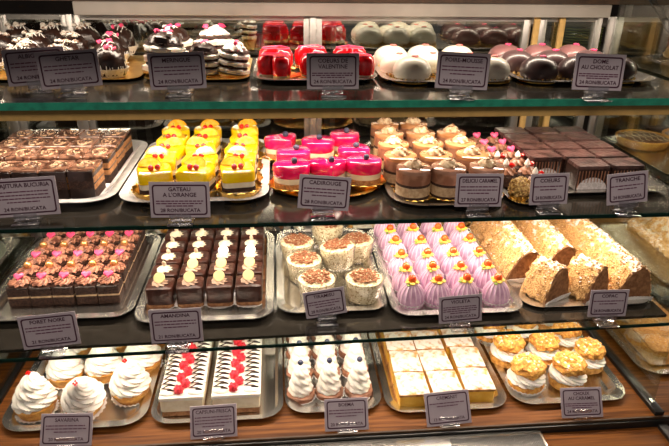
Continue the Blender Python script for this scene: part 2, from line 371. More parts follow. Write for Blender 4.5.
def shelf(label, x0, x1, z, kind):
    t = thing('glass_shelf', label, 'shelf', ((x0+x1)/2, 0, z)); w = (x1-x0)/2
    fr = {1: .976, 2: .928, 3: .919}[kind]; clearw = {1: .004, 2: .004, 3: .030}[kind]
    th = {1: .012, 2: .007, 3: .006}[kind]
    cx = (x0+x1)/2; sk = (lambda x: .0215*(x+cx-.1)) if kind == 3 else (lambda x: 0)     # the lowest shelf sits a little askew
    def slab(a, b, skb=True):
        return MB().loops([[(-w, a+sk(-w), zz), (w, a+sk(w), zz), (w, b+(sk(w) if skb else 0), zz), (-w, b+(sk(-w) if skb else 0), zz)] for zz in (-th, 0)])
    obj('shelf_panel', slab(fr+clearw, YB-.02, False), 'shelf', t, label='dark glossy shelf surface')
    if kind == 3: obj('clear_front_strip', slab(fr+.003, fr+clearw-.0002), 'clear', t)
    obj('front_edge', slab(fr, fr+(.0028 if kind == 3 else .0038)), 'edge' if kind == 1 else 'darkedge', t, label='green glass front edge' if kind == 1 else None)
    if kind == 1: obj('brass_rail', MB().box(-w, w, fr+.012, fr+.030, -.032, -th, .001), 'brass', t)
    hy = {1: 1.13, 2: 1.12, 3: 1.03}[kind]; hz = -th
    hs = obj('light_housing', MB().box(-w+.01, w-.01, hy-.016, hy-.0125, hz-.012, hz).box(-w+.01, w-.01, hy+.0125, hy+.016, hz-.012, hz), 'alu', t)
    return t
nm = {1: ('top', Z1), 2: ('middle', Z2), 3: ('lower', Z3)}
for k in (1, 2, 3):
    n, z = nm[k]
    if k == 1: shelf('top glass shelf with thick green front edge holding domes and hearts', XL+.002, .758, z, k)
    elif k == 2: shelf('middle dark glass shelf holding yellow and pink gateaux', XL+.002, .768, z, k)
    else: shelf('lowest dark glass shelf holding mauve domes and nut logs', XL+.002, .768, z, k)
    shelf(f'{n} dark glass shelf of the neighbouring case section on the right', .784, 1.69, z, k if k != 1 else 2)
    if k > 1: shelf(f'{n} dark glass shelf of the neighbouring case section on the left', -1.35, -.612, z, k)
tag(obj('led_profile', MB().box(-.59, .76, 1.185, 1.215, 1.452, 1.474, .002), 'alu'), 'aluminium light profile under the case roof', 'light fitting')

# added glowing tubes behind the glass, in place of a reflected blue sign
nt_ = thing('neon_reflection', 'blue glowing tubes behind the back glass standing in for a neon reflection', 'neon reflection', (.80, 3.19, .86))
obj('back_plate', MB().box(-.03, .10, -.004, .008, -.02, .24), 'black', nt_)
for dx, z0, z1 in ((0, 0, .09), (.06, .01, .10), (.0, .13, .21), (.06, .13, .22)):
    obj('reflection_tube', MB().tube([(dx, -.017, z0), (dx+.01, -.017, z1)], .013, 8), 'neon', nt_)

# ============================================================= PRICE CARDS
def text_mesh(txt, size, name, m, parent, x, z, maxw, mt='ink'):
    c = bpy.data.curves.new(name, 'FONT'); c.body = txt; c.size = size; c.align_x = 'CENTER'; c.align_y = 'CENTER'; c.extrude = .00015; c.resolution_u = 2; c.offset = .00012
    o = bpy.data.objects.new(name, c); COL.objects.link(o); bpy.context.view_layer.update()
    dg = bpy.context.evaluated_depsgraph_get(); me = bpy.data.meshes.new_from_object(o.evaluated_get(dg)); bpy.data.objects.remove(o)
    w = max(v.co.x for v in me.vertices)-min(v.co.x for v in me.vertices); k = min(1, maxw/w)
    me.transform(Matrix.Translation((x, -.0013, z)) @ Matrix.Rotation(pi/2, 4, 'X') @ Matrix.Diagonal((k, 1, 1, 1)))
    me.materials.clear(); me.materials.append(M[mt]); r = bpy.data.objects.new(name, me); COL.objects.link(r); r.parent = parent; return r
def card(x, y, z, lines, price, label, rz=0, roll=0, lean=8, w=.092, h=.056, nb=3, lift=.010, stand=True, foot=(-.020, .012)):
    h += .003
    t = thing('price_card', label, 'price card', (x, y, z), rz, 'price cards on clear stands')
    c = obj('card', MB().box(-w/2, w/2, -.0008, .0008, 0, h, .0004, seg=1), 'card', t)
    c.matrix_local = Matrix.Translation((0, 0, lift)) @ Matrix.Rotation(-radians(lean), 4, 'X') @ Matrix.Rotation(radians(roll), 4, 'Y')
    b = MB(); o1 = rrect(w-.009, h-.009, .005); o2 = rrect(w-.0138, h-.0138, .0036)
    b.loops([[(p, -.0012, q+h/2) for p, q in o1], [(p, -.0012, q+h/2) for p, q in o2]], False, False)
    obj('border', b, 'ink', c, False)
    zz = h-.0125
    for ln in lines:
        text_mesh(ln, .0095, 'title', 'ink', c, 0, zz, w-.022); zz -= .0095
    zz -= .001; mb = MB(); r = random.Random(len(label)+nb)
    room = zz-.016; st = min(.0058, room/max(nb, 1))
    for k in range(nb):
        half = (w*.40)*(1 if k < nb-1 else .6); xx = -half
        while xx < half-.003:
            l = r.uniform(.004, .011); l = min(l, half-xx); mb.box(xx, xx+l-.0012, -.0012, -.0009, zz-.0009, zz+.0009); xx += l
        zz -= st
    obj('text_lines', mb, 'inkred', c, False)
    text_mesh(price, .0085, 'price', 'ink', c, 0, .0125, w-.022)
    if stand:
        s = MB(); s.box(-.021, .021, foot[0], foot[1], 0, .0022, .0008); s.box(-.018, .018, .004, .0065, .0022, lift+.016, .0006); s.box(-.018, .018, -.0075, -.0055, lift-.003, lift+.008, .0006); s.box(-.018, .018, -.0075, .0065, lift-.0045, lift-.0025)
        a = obj('clear_stand', s, 'acrylic', t, True)
        obj('stand_stud', MB().lathe([(.005, .0022), (.005, .005), (.003, lift-.0045)], 12), 'acrylic', a)
    return t
# top shelf
card(-.400, 1.060, Z1, ['ALBIGIANA'], '24 RON/BUCATA', 'price card headed ALBIGIANA, at the far left of the top shelf', rz=radians(10), roll=-3, stand=True, lift=.012, w=.095)
card(-.338, 1.032, Z1, ['GHETAR'], '24 RON/BUCATA', 'price card headed GHETAR, in front of the dark drizzled mounds', rz=radians(8), roll=-3, lift=.012, w=.095)
card(-.165, 1.026, Z1, ['MERINGUE'], '24 RON/BUCATA', 'price card headed MERINGUE, in front of the meringue stacks', roll=-2, lift=.010)
card(.092, 1.018, Z1, ['COEURS DE', 'VALENTINE'], '24 RON/BUCATA', 'price card headed COEURS DE VALENTINE, in front of the red hearts', lift=.010, w=.088, roll=0)
card(.305, 0.990, Z1, ['POIRE-MOUSSE'], '24 RON/BUCATA', 'price card headed POIRE-MOUSSE, in front of the white domes', roll=3, w=.090, lift=.015)
card(.532, 0.970, Z1, ['DOME', 'AU CHOCOLAT'], '24 RON/BUCATA', 'price card headed DOME AU CHOCOLAT, in front of the dark domes', roll=2, w=.087, lift=.016)
# middle shelf
card(-.422, 0.958, Z2, ['PRAJITURA BUCURIA'], '24 RON/BUCATA', 'price card headed PRAJITURA BUCURIA, by the caramel chocolate slabs', rz=radians(5), nb=4, w=.108, h=.062, roll=-1)
card(-.168, 0.942, Z2, ['GATEAU', "A L'ORANGE"], '28 RON/BUCATA', "price card headed GATEAU A L'ORANGE, by the yellow gateaux", w=.098, roll=1, lift=.008, h=.058)
card(.071, 0.948, Z2, ['CADIROUGE'], '28 RON/BUCATA', 'price card headed CADIROUGE, by the hot pink gateaux', w=.088, roll=5, lift=.014)
card(.343, 0.947, Z2, ['DELICIU CARAMEL'], '27 RON/BUCATA', 'price card headed DELICIU CARAMEL, by the layered cylinders', w=.084, roll=1, lift=.013, h=.056)
card(.472, 0.950, Z2, ['COEURS'], '24 RON/BUCATA', 'price card headed COEURS, between the nut cup and the pleated slices', w=.070, roll=-1, lift=.013, nb=2, h=.053)
card(.610, 0.935, Z2, ['TRANCHE'], '24 RON/BUCATA', 'price card headed TRANCHE, at the right end of the middle shelf', w=.072, roll=-7, lift=.018, nb=2, rz=radians(-4), h=.053)
# lower shelf
card(-.410, 0.923, Z3, ['FORET NOIRE'], '21 RON/BUCATA', 'price card headed FORET NOIRE, by the rosette topped chocolate squares', w=.097, roll=-3, lift=.012, rz=radians(3), h=.060)
card(-.192, 0.921, Z3, ['AMANDINA'], '21 RON/BUCATA', 'price card headed AMANDINA, by the glossy chocolate squares', w=.092, roll=-1, lift=.012, h=.062)
card(.083, 0.987, Z3, ['TIRAMISU'], '28 RON/BUCATA', 'price card headed TIRAMISU, by the clear dessert cups', w=.080, roll=-8, lift=.013, h=.052)
card(.338, 0.951, Z3, ['VIOLETA'], '24 RON/BUCATA', 'price card headed VIOLETA, by the mauve domes', w=.084, roll=-3, lift=.010, nb=4, h=.053)
card(.628, 0.945, Z3, ['COPAC'], '24 RON/BUCATA', 'price card headed COPAC, by the nut covered logs', w=.078, roll=1, lift=.014, nb=2, h=.053)
# deck
card(-.425, 0.920, Z4, ['SAVARINA'], '20 RON/BUCATA', 'price card headed SAVARINA, by the swirled cream tarts', w=.097, roll=2, lift=.003, h=.058, foot=(-.003, .030), lean=32)
card(-.143, 0.920, Z4, ['CAPSUNI-FRISCA'], '20 RON/BUCATA', 'price card headed CAPSUNI-FRISCA, by the raspberry cream loaves', w=.091, roll=-1, lift=.003, nb=4, h=.060, foot=(-.003, .030), lean=32)
card(.120, 0.920, Z4, ['BOEMA'], '20 RON/BUCATA', 'price card headed BOEMA, by the blueberry topped swirls', w=.088, roll=0, lift=.003, h=.060, foot=(-.003, .030), lean=32)
card(.330, 0.920, Z4, ['CREMSNIT'], '13 RON/BUCATA', 'price card headed CREMSNIT, by the sugared custard squares', w=.093, roll=-3, lift=.003, nb=2, h=.064, foot=(-.003, .030), lean=32)
card(.612, 0.920, Z4, ['CHOUX', 'AU CARAMEL'], '24 RON/BUCATA', 'price card headed CHOUX AU CARAMEL, by the cream puffs', w=.089, roll=1, lift=.003, h=.058, foot=(-.003, .030), lean=32)

# ============================================================= TRAYS
tray('serving_tray', 'gold card tray under the dark drizzled mounds on the top shelf', -.595, -.255, 1.135, 1.405, Z1, 'gold', h=.006, rim=.006)
tray('serving_tray', 'gold card tray under the meringue stacks', -.248, -.055, 1.13, 1.385, Z1, 'gold', h=.006, rim=.006)
tray('serving_tray', 'silver tray with thin rim under the red hearts', -.047, .188, 1.10, 1.385, Z1, 'steel', h=.010, rim=.010, rc=.05)
tray('serving_tray', 'silver tray under the white glazed domes', .192, .440, 1.08, 1.385, Z1, 'steel', h=.010, rim=.012, rc=.05)
tray('serving_tray', 'silver tray under the dark glazed domes', .445, .725, 1.075, 1.385, Z1, 'steel', h=.010, rim=.012, rc=.05)
tray('serving_tray', 'white porcelain platter under the caramel chocolate slabs', -.600, -.296, 1.005, 1.385, Z2, 'porcelain', rc=.05)
tray('serving_tray', 'white porcelain platter under the yellow gateaux', -.292, -.022, 1.00, 1.385, Z2, 'porcelain', rc=.05)
tray('serving_tray', 'oval gold rimmed card tray under the hot pink gateaux', -.015, .193, 1.015, 1.385, Z2, 'gold', h=.010, rc=.08, rim=.008)
tray('serving_tray', 'silver tray under the layered caramel cylinders', .198, .414, .965, 1.385, Z2, 'steel', h=.010, rim=.010, rc=.06)
tray('serving_tray', 'narrow silver tray under the heart topped brownies', .417, .498, .965, 1.36, Z2, 'steel', h=.008, rim=.006)
tray('serving_tray', 'steel tray under the pleated chocolate slices', .503, .745, 1.01, 1.385, Z2, 'steel', h=.010)
tray('serving_tray', 'steel tray under the rosette topped chocolate squares', -.585, -.293, 1.01, 1.385, Z3, rc=.04)
tray('serving_tray', 'steel tray under the glossy chocolate squares with coins', -.289, -.020, .985, 1.385, Z3, rc=.04)
tray('serving_tray', 'steel tray under the clear dessert cups', -.014, .209, 1.0, 1.385, Z3, rc=.04)
tray('serving_tray', 'steel tray under the mauve domes', .213, .483, .975, 1.385, Z3, rc=.04)
tray('serving_tray', 'steel tray under the nut covered logs', .487, .765, .995, 1.385, Z3, rc=.04, h=.008)
tray('serving_tray', 'steel tray under the swirled cream tarts', -.570, -.283, .955, 1.385, Z4, rc=.05)
tray('serving_tray', 'steel tray under the raspberry cream loaves', -.277, -.006, .955, 1.395, Z4, rc=.045, rim=.011, wall=.006)
tray('serving_tray', 'steel tray under the blueberry topped swirls', -.002, .203, .965, 1.385, Z4, rc=.045)
tray('serving_tray', 'steel tray under the sugared custard squares', .208, .472, .950, 1.385, Z4, rc=.045)
tray('serving_tray', 'steel tray under the cream puffs', .480, .740, .955, 1.385, Z4, rc=.045)

# ============================================================= TOP SHELF
def drizzle(r, h, n=5, z0=0, seed=1, rad=.0011):
    mb = MB(); r_ = random.Random(seed)
    for k in range(n):
        y = -r*.75+1.5*r*k/(n-1); pts = []
        for i in range(9):
            x = -r*.95+1.9*r*i/8; yy = y+r_.uniform(-.003, .003); q = min(.98, (x*x+yy*yy)/(r*r))
            pts.append((x, yy, z0+h*(1-q)**.5+.0005))
        mb.tube(pts, rad, 5)
    return mb
def hrt(r, h, c=(0, 0, 0), rx=0, rz=0):
    T = Matrix.Translation(c) @ Matrix.Rotation(rz, 4, 'Z') @ Matrix.Rotation(rx, 4, 'X')
    return MB().loft(heart(r), [(.85, 0), (1, h*.3), (.97, h*.7), (.7, h)], T)
def mound(top, variant):
    r, h = .031, .052
    body = MB().lathe(dome_prof(r, h, 9, .004, 2.2, .92), 26, lambda t, z, rr: 1+.03*cos(9*t)).rough(.0022, 90, variant)
    t = MB(); rr = random.Random(variant)
    if top == 'white':
        for k in range(7): t.ball((rr.uniform(-.016, .016), rr.uniform(-.016, .016), .053+rr.uniform(-.003, .006)), rr.uniform(.004, .008), 8, .6, .6, seed=k)
        tp = ('white_flakes', t, 'flake')
    else:
        for k in range(3): t.add(*geo(hrt(.009, .004, (rr.uniform(-.012, .012), rr.uniform(-.012, .010), .050+k*.002), rx=1.1, rz=rr.uniform(-.7, .7))))
        tp = ('pink_hearts', t, 'pink')
    return [('chocolate_body', body, 'choc'), ('white_drizzle', drizzle(r*1.03, h+.002, 8, .004, variant, .0010), 'whitecream'), tp, ('paper_cup', cup(.026, .035, .018, 22, .05), 'paper')]
def geo(mb):
    mb.bm.verts.index_update(); v = [x.co.copy() for x in mb.bm.verts]; f = [[x.index for x in q.verts] for q in mb.bm.faces]; mb.bm.free(); return v, f
kw = Kind('chocolate_mound', 'cake', mound('white', 1)); kp = Kind('chocolate_mound', 'cake', mound('pink', 2))
G = 'drizzled chocolate mounds on the top shelf'
for j, (y, xs, dz) in enumerate(((1.180, (-.545, -.470, -.395, -.312), 0), (1.250, (-.555, -.482, -.409, -.333), 0), (1.318, (-.560, -.488, -.416, -.340), .004), (1.382, (-.545, -.475, -.408, -.338), .010))):
    for i, x in enumerate(xs):
        pk = (i == 3) or (j == 1 and i == 2 and False)
        k = kp if pk else kw
        k.put(x, y, Z1+TZ+dz, lab('dark chocolate mound with '+('pink hearts' if pk else 'white flakes')+' and white drizzle', i, 4, j, 4), G, rz=jit(1.5), sc=.94+.03*j)
# meringue stacks
def meringue(v):
    P = []; r = .034
    cr = MB(); ch_ = MB()
    for k in range(3):
        z = .002+k*.017
        cr.lathe([(r*.8, z), (r, z+.002), (r*1.04, z+.009), (r*.88, z+.0120)], 26, lambda t, zz, rr: 1+.05*sin(7*t+k*2+v)+.03*cos(13*t)); 
        ch_.lathe([(r*.86, z+.0121), (r*.95, z+.013), (r*.92, z+.0168)], 24, lambda t, zz, rr: 1+.06*sin(5*t+k+v))
    cr.rough(.002, 120, v); ch_.rough(.0015, 150, v)
    tp = rosette(.026, .018, 7, .053).rough(.002, 150, v) if v == 2 else MB().lathe([(.028, .053), (.026, .062), (.012, .070)], 22).rough(.005, 110, v)
    rr = random.Random(v); pk = MB(); wh = MB()
    for k in range(3): pk.ball((rr.uniform(-.016, .016), rr.uniform(-.012, .012), .070), .0055, 8, .8, .5, seed=k)
    for k in range(3): wh.ball((rr.uniform(-.018, .018), rr.uniform(-.016, .012), .068), .0055, 8, .8, .5, seed=k+5)
    return [('meringue_layers', cr, 'whitecream'), ('chocolate_layers', ch_, 'sponge'), ('topping', tp, 'whitecream' if v == 2 else 'choc'), ('pink_pieces', pk, 'pink'), ('white_pieces', wh, 'whitecream'), ('gold_card', MB().lathe([(.038, 0), (.038, .0015)], 24), 'gold')]
k1 = Kind('meringue_cake', 'cake', meringue(1)); k2 = Kind('meringue_cake', 'cake', meringue(2))
for x, y, k, lb in ((-.215, 1.185, k1, 'layered meringue cake topped with chocolate and pink pieces, front left of its tray'), (-.140, 1.185, k1, 'layered meringue cake behind the MERINGUE card'), (-.085, 1.18, k2, 'layered meringue cake topped with white cream, front right of its tray'), (-.205, 1.27, k1, 'layered meringue cake in back left of its tray'), (-.125, 1.275, k2, 'layered meringue cake topped with white cream, back middle'),):
    k.put(x, y, Z1+TZ+.004, lb, 'layered meringue cakes', rz=jit(2), sc=.82 if x in (-.140,-.085) else 1.08, tilt=(jit(.12), jit(.15)))
# red hearts
hb = [('sponge_base', MB().loft(heart(.036), [(1, .002), (1, .012)]), 'cream'), ('red_glaze', MB().loft(heart(.039), [(.97, .010), (1.03, .016), (1.04, .032), (.98, .041), (.86, .046), (.5, .048)]), 'red'), ('cream_line', MB().tube([(x*.80, y*.80, .0475) for x, y in heart(.039)], .0012, 6, closed=True), 'pink'), ('gold_doily', doily(.043), 'gold')]
kh = Kind('red_heart_cake', 'cake', hb)
for x, y, lb in ((.000, 1.155, 'front left'), (.075, 1.16, 'front middle, partly behind the card'), (.148, 1.155, 'front right'), (.000, 1.245, 'second row left'), (.072, 1.255, 'second row middle'), (.145, 1.25, 'second row right')):
    kh.put(x, y, Z1+TZ, 'glossy red heart cake on gold doily, '+lb+' of its tray', 'glossy red heart cakes', rz=jit(.35)+pi*.9, sc=.92)
# domes
def dome(m, hm):
    nb = MB(); r = random.Random(3)
    for k in range(26):
        a = 2*pi*k/26; nb.ball((.034*cos(a), .034*sin(a), .005), r.uniform(.002, .0035), 6, 1, .4, seed=k)
    return [('glaze_dome', MB().lathe(dome_prof(.036, .041, 10, .003, 2.3, .86), 36), m), ('heart_topping', hrt(.0075, .003, (.004, -.004, .0435), rx=.12), hm), ('nut_rim', nb, 'goldnut'), ('gold_card', MB().lathe([(.038, 0), (.038, .002)], 26), 'gold')]
kd = Kind('dome_cake', 'cake', dome('white', 'salmon'))
for j, (y, xs) in enumerate(((1.128, (.250, .335, .402)), (1.185, (.232, .300, .372)), (1.270, (.235, .305, .375)))):
    for i, x in enumerate(xs):
        kd.put(x, y+(i == 1)*.006, Z1+TZ, lab('white glazed dome cake with small pink heart', i, 3, j, 3), 'white glazed dome cakes', rz=jit(.8), sc=.92 if j == 1 else 1)
ke = Kind('dome_cake', 'cake', dome('darkglaze', 'pink')); km = Kind('dome_cake', 'cake', dome('mauveglaze', 'pink')); kr = Kind('dome_cake', 'cake', dome('roseglaze', 'pink'))
for j, (y, xs, k, w) in enumerate(((1.125, (.495, .570, .650), ke, 'dark brown'), (1.205, (.480, .555, .635), km, 'mauve brown'), (1.285, (.485, .560, .635), kr, 'rose brown'))):
    for i, x in enumerate(xs): k.put(x, y, Z1+TZ, lab(w+' glazed dome cake with pink heart', i, 3, j, 3), 'brown glazed dome cakes', rz=jit(.8))

# ============================================================= MIDDLE SHELF
# caramel chocolate slabs
def layers(w, d, spec, r=.003, rough=0):
    P = []; z = 0; g = {}
    for nme, m, h in spec:
        g.setdefault((nme, m), MB()).loft(rrect(w, d, r, 3), [(1, z), (1, z+h)]); z += h
    return [(a, b.rough(rough, 150) if rough else b, m) for (a, m), b in g.items()], z
P, z = layers(.045, .060, [('sponge_layers', 'sponge', .017), ('caramel_layers', 'tan', .010), ('chocolate_layer', 'choc', .003), ('caramel_layers', 'tan', .011), ('chocolate_layer', 'choc', .010)])
P.append(('marbled_glaze', MB().loft(rrect(.0465, .0615, .004, 3), [(1, z-.002), (1, z+.002), (.96, z+.0035)]), 'marble'))
sw = MB(); sw.tube([(.013*cos(a)*(1+.15*sin(3*a)), .019*sin(a), z+.0038) for a in [2*pi*i/20 for i in range(20)]], .0012, 5, closed=True); sw.tube([(-.006+.012*i/6, .006*sin(i), z+.0038) for i in range(7)], .0011, 5)
P.append(('icing_ring', sw, 'ringicing'))
ks = Kind('caramel_slab', 'cake', P)
P2, z = layers(.045, .060, [('sponge_layers', 'sponge', .017), ('caramel_layers', 'tan', .010), ('chocolate_layer', 'choc', .003), ('caramel_layers', 'tan', .011), ('chocolate_layer', 'choc', .010)])
P2.append(('marbled_glaze', MB().loft(rrect(.0465, .0615, .004, 3), [(1, z-.002), (1, z+.002), (.96, z+.0035)]), 'marble'))
P2.append(('icing_swirl', MB().tube([(.013*cos(a)*(1-a/14)+.003*sin(5*a), .020*sin(a)*(1-a/16), z+.0038) for a in [i*.42 for i in range(24)]], .0016, 5), 'ringicing'))
P2.append(('shaded_front_panel', MB().box(-.0222, .0222, -.0318, -.0298, .001, z+.001, .0006), 'choc')); P2.append(('shaded_middle_band', MB().box(-.0218, .0218, -.0324, -.0316, .019, .034), 'sponge'))  # dark panel and brown band colour in the shade on the slab front
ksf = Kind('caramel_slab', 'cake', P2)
for j in range(4):
    for i in range(5):
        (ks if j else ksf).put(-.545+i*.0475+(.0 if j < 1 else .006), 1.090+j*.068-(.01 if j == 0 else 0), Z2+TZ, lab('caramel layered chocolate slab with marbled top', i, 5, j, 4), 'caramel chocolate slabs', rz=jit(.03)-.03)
tag(obj('lace_paper', MB().loft([(a*1.0, b) for a, b in rrect(.026, .24, .005, 6)], [(1, 0), (1, .0006)], Matrix.Translation((-.309, 1.17, Z2+.022)) @ Matrix.Rotation(radians(-42), 4, 'Y')), 'greypaper'), 'grey lace paper edge beside the caramel slabs', 'paper lining')
# yellow gateaux
def gateau(roundc, flip=1, fan=False):
    o = circ(.031, 28) if roundc else rrect(.060, .056, .010, 5)
    cr = MB().loft(o, [(.97, .009), (.97, .020)]).loft(o, [(.97, .028), (.97, .038)])
    ds = MB().loft(o, [(.98, .002), (.98, .009)]).loft(o, [(1, .020), (1, .028)]).rough(.0008, 200)
    je = MB().loft(o, [(.99, .038), (1.0, .040), (1.01, .053), (.985, .0565), (.93, .058)])
    be = MB(); be.ball((-.006, -.010, .063), .0056, 12).ball((.006, -.009, .063), .0056, 12)
    st = MB().tube([(-.006, -.010, .068), (-.004, -.004, .072)], .0006, 5)
    # half slice of orange leaning at the back corner
    T = Matrix.Translation((.006*flip, .012, .0565)) @ Matrix.Rotation(radians(38), 4, 'X') @ Matrix.Rotation(radians(12*flip), 4, 'Z')
    hs = [(.021*cos(pi*i/14), .021*sin(pi*i/14)) for i in range(15)]
    osl = MB().loft(hs, [(.93, 0), (.93, .003)], T)
    pe = MB().tube([(x, y, .0015) for x, y in hs], .0016, 5, T=T)
    return [('cream_layers', cr, 'cream'), ('chocolate_layers', ds, 'sponge'), ('jelly_top', je, 'yellow'), ('red_berries', be, 'berry', [('berry_stem', st, 'leaf')]), ('orange_slice', osl, 'orange', [('orange_peel', pe, 'peel')]), ('gold_doily', doily(.0435, 18, .002, .022) if fan else doily(.043, 18, .002, .016), 'gold')]
kfr = Kind('orange_gateau', 'cake', gateau(False, -1, True))
ka = Kind('orange_gateau', 'cake', gateau(False)); kb = Kind('orange_gateau', 'cake', gateau(False, -1)); kc = Kind('orange_gateau', 'cake', gateau(True))
for j in range(5):
    for i in range(3):
        x = (-.226, -.154, -.076)[i]+jit(.004); y = 1.040+j*.068+jit(.003); k = kfr if j == 0 else kc if (j == 4 or (j == 3 and i == 2)) else (ka, kb)[(i+j) % 2]
        k.put(x, y, Z2+TZ, lab('yellow jelly gateau with orange slice and berries', i, 3, j, 5), 'yellow orange gateaux', rz=jit(.28), sc=.97+.02*(j < 2))
# hot pink gateaux
def pinkg(o):
    return [('sponge_base', MB().loft(o, [(.97, .002), (.98, .018)]).rough(.0006, 200), 'tan'), ('cream_layer', MB().loft(o, [(.98, .018), (.98, .028)]), 'cream'),
            ('pink_jelly', MB().loft(o, [(.98, .028), (1.02, .030), (1.03, .046), (.98, .050), (.9, .0515)]), 'pinkjelly'),
            ('blueberry', MB().ball((.004, -.002, .056), .0062, 12), 'blue'), ('gold_doily', doily(.043, 18, .002, .013), 'gold')]
dsh = [(.034*cos(a)*(1 if sin(a) > 0 else .95), .026*sin(a) if sin(a) < 0 else .034*sin(a)) for a in [2*pi*i/28 for i in range(28)]]
kA = Kind('pink_gateau', 'cake', pinkg(heart(.037))); kB = Kind('pink_gateau', 'cake', pinkg(dsh)); kC = Kind('pink_gateau', 'cake', pinkg(circ(.031)))
for x, y, k, lb, rz in ((.022, 1.075, kB, 'front left of its tray', .1), (.092, 1.078, kA, 'front middle behind the card', .1), (.160, 1.090, kB, 'front right of its tray', -.1), (.028, 1.155, kB, 'second row left', .4), (.150, 1.168, kC, 'second row right', -.2), (.008, 1.250, kA, 'third row left', .5), (.080, 1.228, kB, 'third row middle', -.3), (.142, 1.275, kC, 'round one at the back right', 0)):
    k.put(x, y, Z2+TZ, 'hot pink jelly gateau with a blueberry, '+lb, 'hot pink gateaux', rz=rz, sc=1.04)
# layered caramel cylinders
def cyl(gl):
    r = .0325; a = MB(); b = MB(); c = MB()
    a.lathe([(r, .002), (r, .010)], 30).lathe([(r, .028), (r, .033)], 30)
    b.lathe([(r, .010), (r, .028)], 30); c.lathe([(r, .033), (r, .053)], 30)
    top = MB().lathe([(r, .053), (r*1.01, .055), (r*1.0, .0595), (r*.94, .061)], 30)
    ro = rosette(.0170, .016, 6, .0605, .6); cu = MB().tube([(.011*cos(t)*(1-t/11), .011*sin(t)*(1-t/11), .0685+.0011*t) for t in [i*.5 for i in range(17)]], .0013, 6)
    return [('dark_sponge', a, 'sponge'), ('pale_mousse', b, 'shade_cream'), ('caramel_mousse', c, 'milk'), ('glaze', top, gl), ('cream_rosette', ro, 'tancream', [('chocolate_curl', cu, 'nutface')]), ('gold_card', doily(.037, 20, .002, .005), 'gold')]
kx = Kind('caramel_cylinder', 'cake', cyl('mochaglaze')); ky = Kind('caramel_cylinder', 'cake', cyl('caramelglaze'))
for j, (y, xs) in enumerate(((1.025, (.243, .308, .380)), (1.098, (.232, .302, .374)), (1.175, (.232, .304, .372)), (1.252, (.236, .306, .374)), (1.328, (.240, .306, .374)))):
    for i, x in enumerate(xs):
        if j == 4 and i == 2: continue
        (kx if j == 0 else ky).put(x, y, Z2+TZ, lab('layered caramel cylinder cake with cream rosette', i, 3 if j < 4 else 2, j, 5), 'layered caramel cylinder cakes', rz=jit(.5), sc=.98)
# heart topped brownies and the nut ball
def brow(v):
    b = MB().lathe([(.017, .002), (.019, .004), (.020, .022), (.016, .026)], 20).rough(.001, 120, v)
    cr = rosette(.017, .016, 7, .025, .6)
    T = hrt(.010, .005, (0, -.002, .040), rx=1.0) if v == 1 else MB().ball((.006, 0, .043), .006, 8, .9, .3)
    out = [('brownie_base', b, 'sponge'), ('mousse_swirl', cr, 'milk'), ('sugar_heart' if v == 1 else 'red_berry', T, 'pink' if v == 1 else 'berry')]
    if v == 2: out.append(('white_chocolate_flame', MB().lathe([(.003, .038), (.006, .044), (.004, .050), (.0006, .055)], 10, T=Matrix.Translation((-.005, 0, 0))), 'whitecream'))
    return out
kq = Kind('brownie_cup', 'cake', brow(1)); kz = Kind('brownie_cup', 'cake', brow(2))
for j in range(6):
    for i in range(2 if j else 1):
        k = kz if j < 3 else kq
        k.put((.441+i*.041) if j else .478, 1.022+j*.052, Z2+TZ, 'small brownie topped with '+('berry and white chocolate' if j < 3 else 'pink heart')+', '+(('left' if i == 0 else 'right')+' of the '+roww(j, 6)+' row' if j else 'alone at the front'), 'heart topped brownies', rz=jit(.4))
nb = MB(); r = random.Random(8); nb.ball((0, 0, .024), .020, 18, .95, .2)
for k in range(60):
    a = r.uniform(0, 2*pi); e = r.uniform(-.5, 1.5); nb.ball((.020*cos(a)*cos(e), .020*sin(a)*cos(e), .024+.019*sin(e)), r.uniform(.002, .004), 6, 1, .5, seed=k)
t = thing('nut_ball', 'golden ball coated in chopped nuts sitting in a gold cup', 'cake', (.437, .996, Z2+TZ)); obj('nut_coating', nb, 'goldnut', t); obj('gold_cup', cup(.012, .020, .014, 18, .08), 'gold', t)
# pleated chocolate slices
def pleated(w, d, h):
    o = []; n = 13
    def pl(k): return .0022 if k % 2 else 0
    for i in range(n): o.append((-w/2+w*i/n, -d/2+pl(i)))
    for i in range(n): o.append((w/2-pl(i), -d/2+d*i/n))
    for i in range(n): o.append((w/2-w*i/n, d/2-pl(i)))
    for i in range(n): o.append((-w/2+pl(i), d/2-d*i/n))
    return MB().loft(o, [(1, .001), (1, h)])
st = MB()
for i in range(10): st.box(-.028+i*.0062-.0008, -.028+i*.0062+.0008, -.0275, -.0262, .006, .041)
fan = MB().loft([(.030*cos(pi*i/16), .027*sin(pi*i/16)) for i in range(17)], [(1, 0), (1, .0008)], Matrix.Translation((0, -.0285, .001)) @ Matrix.Rotation(radians(84), 4, 'X'))
kf = Kind('pleated_slice', 'cake', [('pleated_sides', pleated(.062, .053, .044), 'choc'), ('caramel_streaks', st, 'milk'), ('chocolate_top', MB().loft(rrect(.064, .052, .005), [(1, .044), (1.0, .046), (.96, .050)]).rough(.0016, 90), 'duskychoc'), ('paper_fan', fan, 'greypaper')])
for j in range(5):
    for i in range(3):
        if i == 0 and j < 1: continue
        n = 2 if j < 1 else 3; ii = i-1 if j < 1 else i
        kf.put(.526+i*.069, 1.060+j*.058, Z2+TZ, lab('pleated dark chocolate slice', ii, n, j, 5), 'pleated chocolate slices', rz=jit(.03))

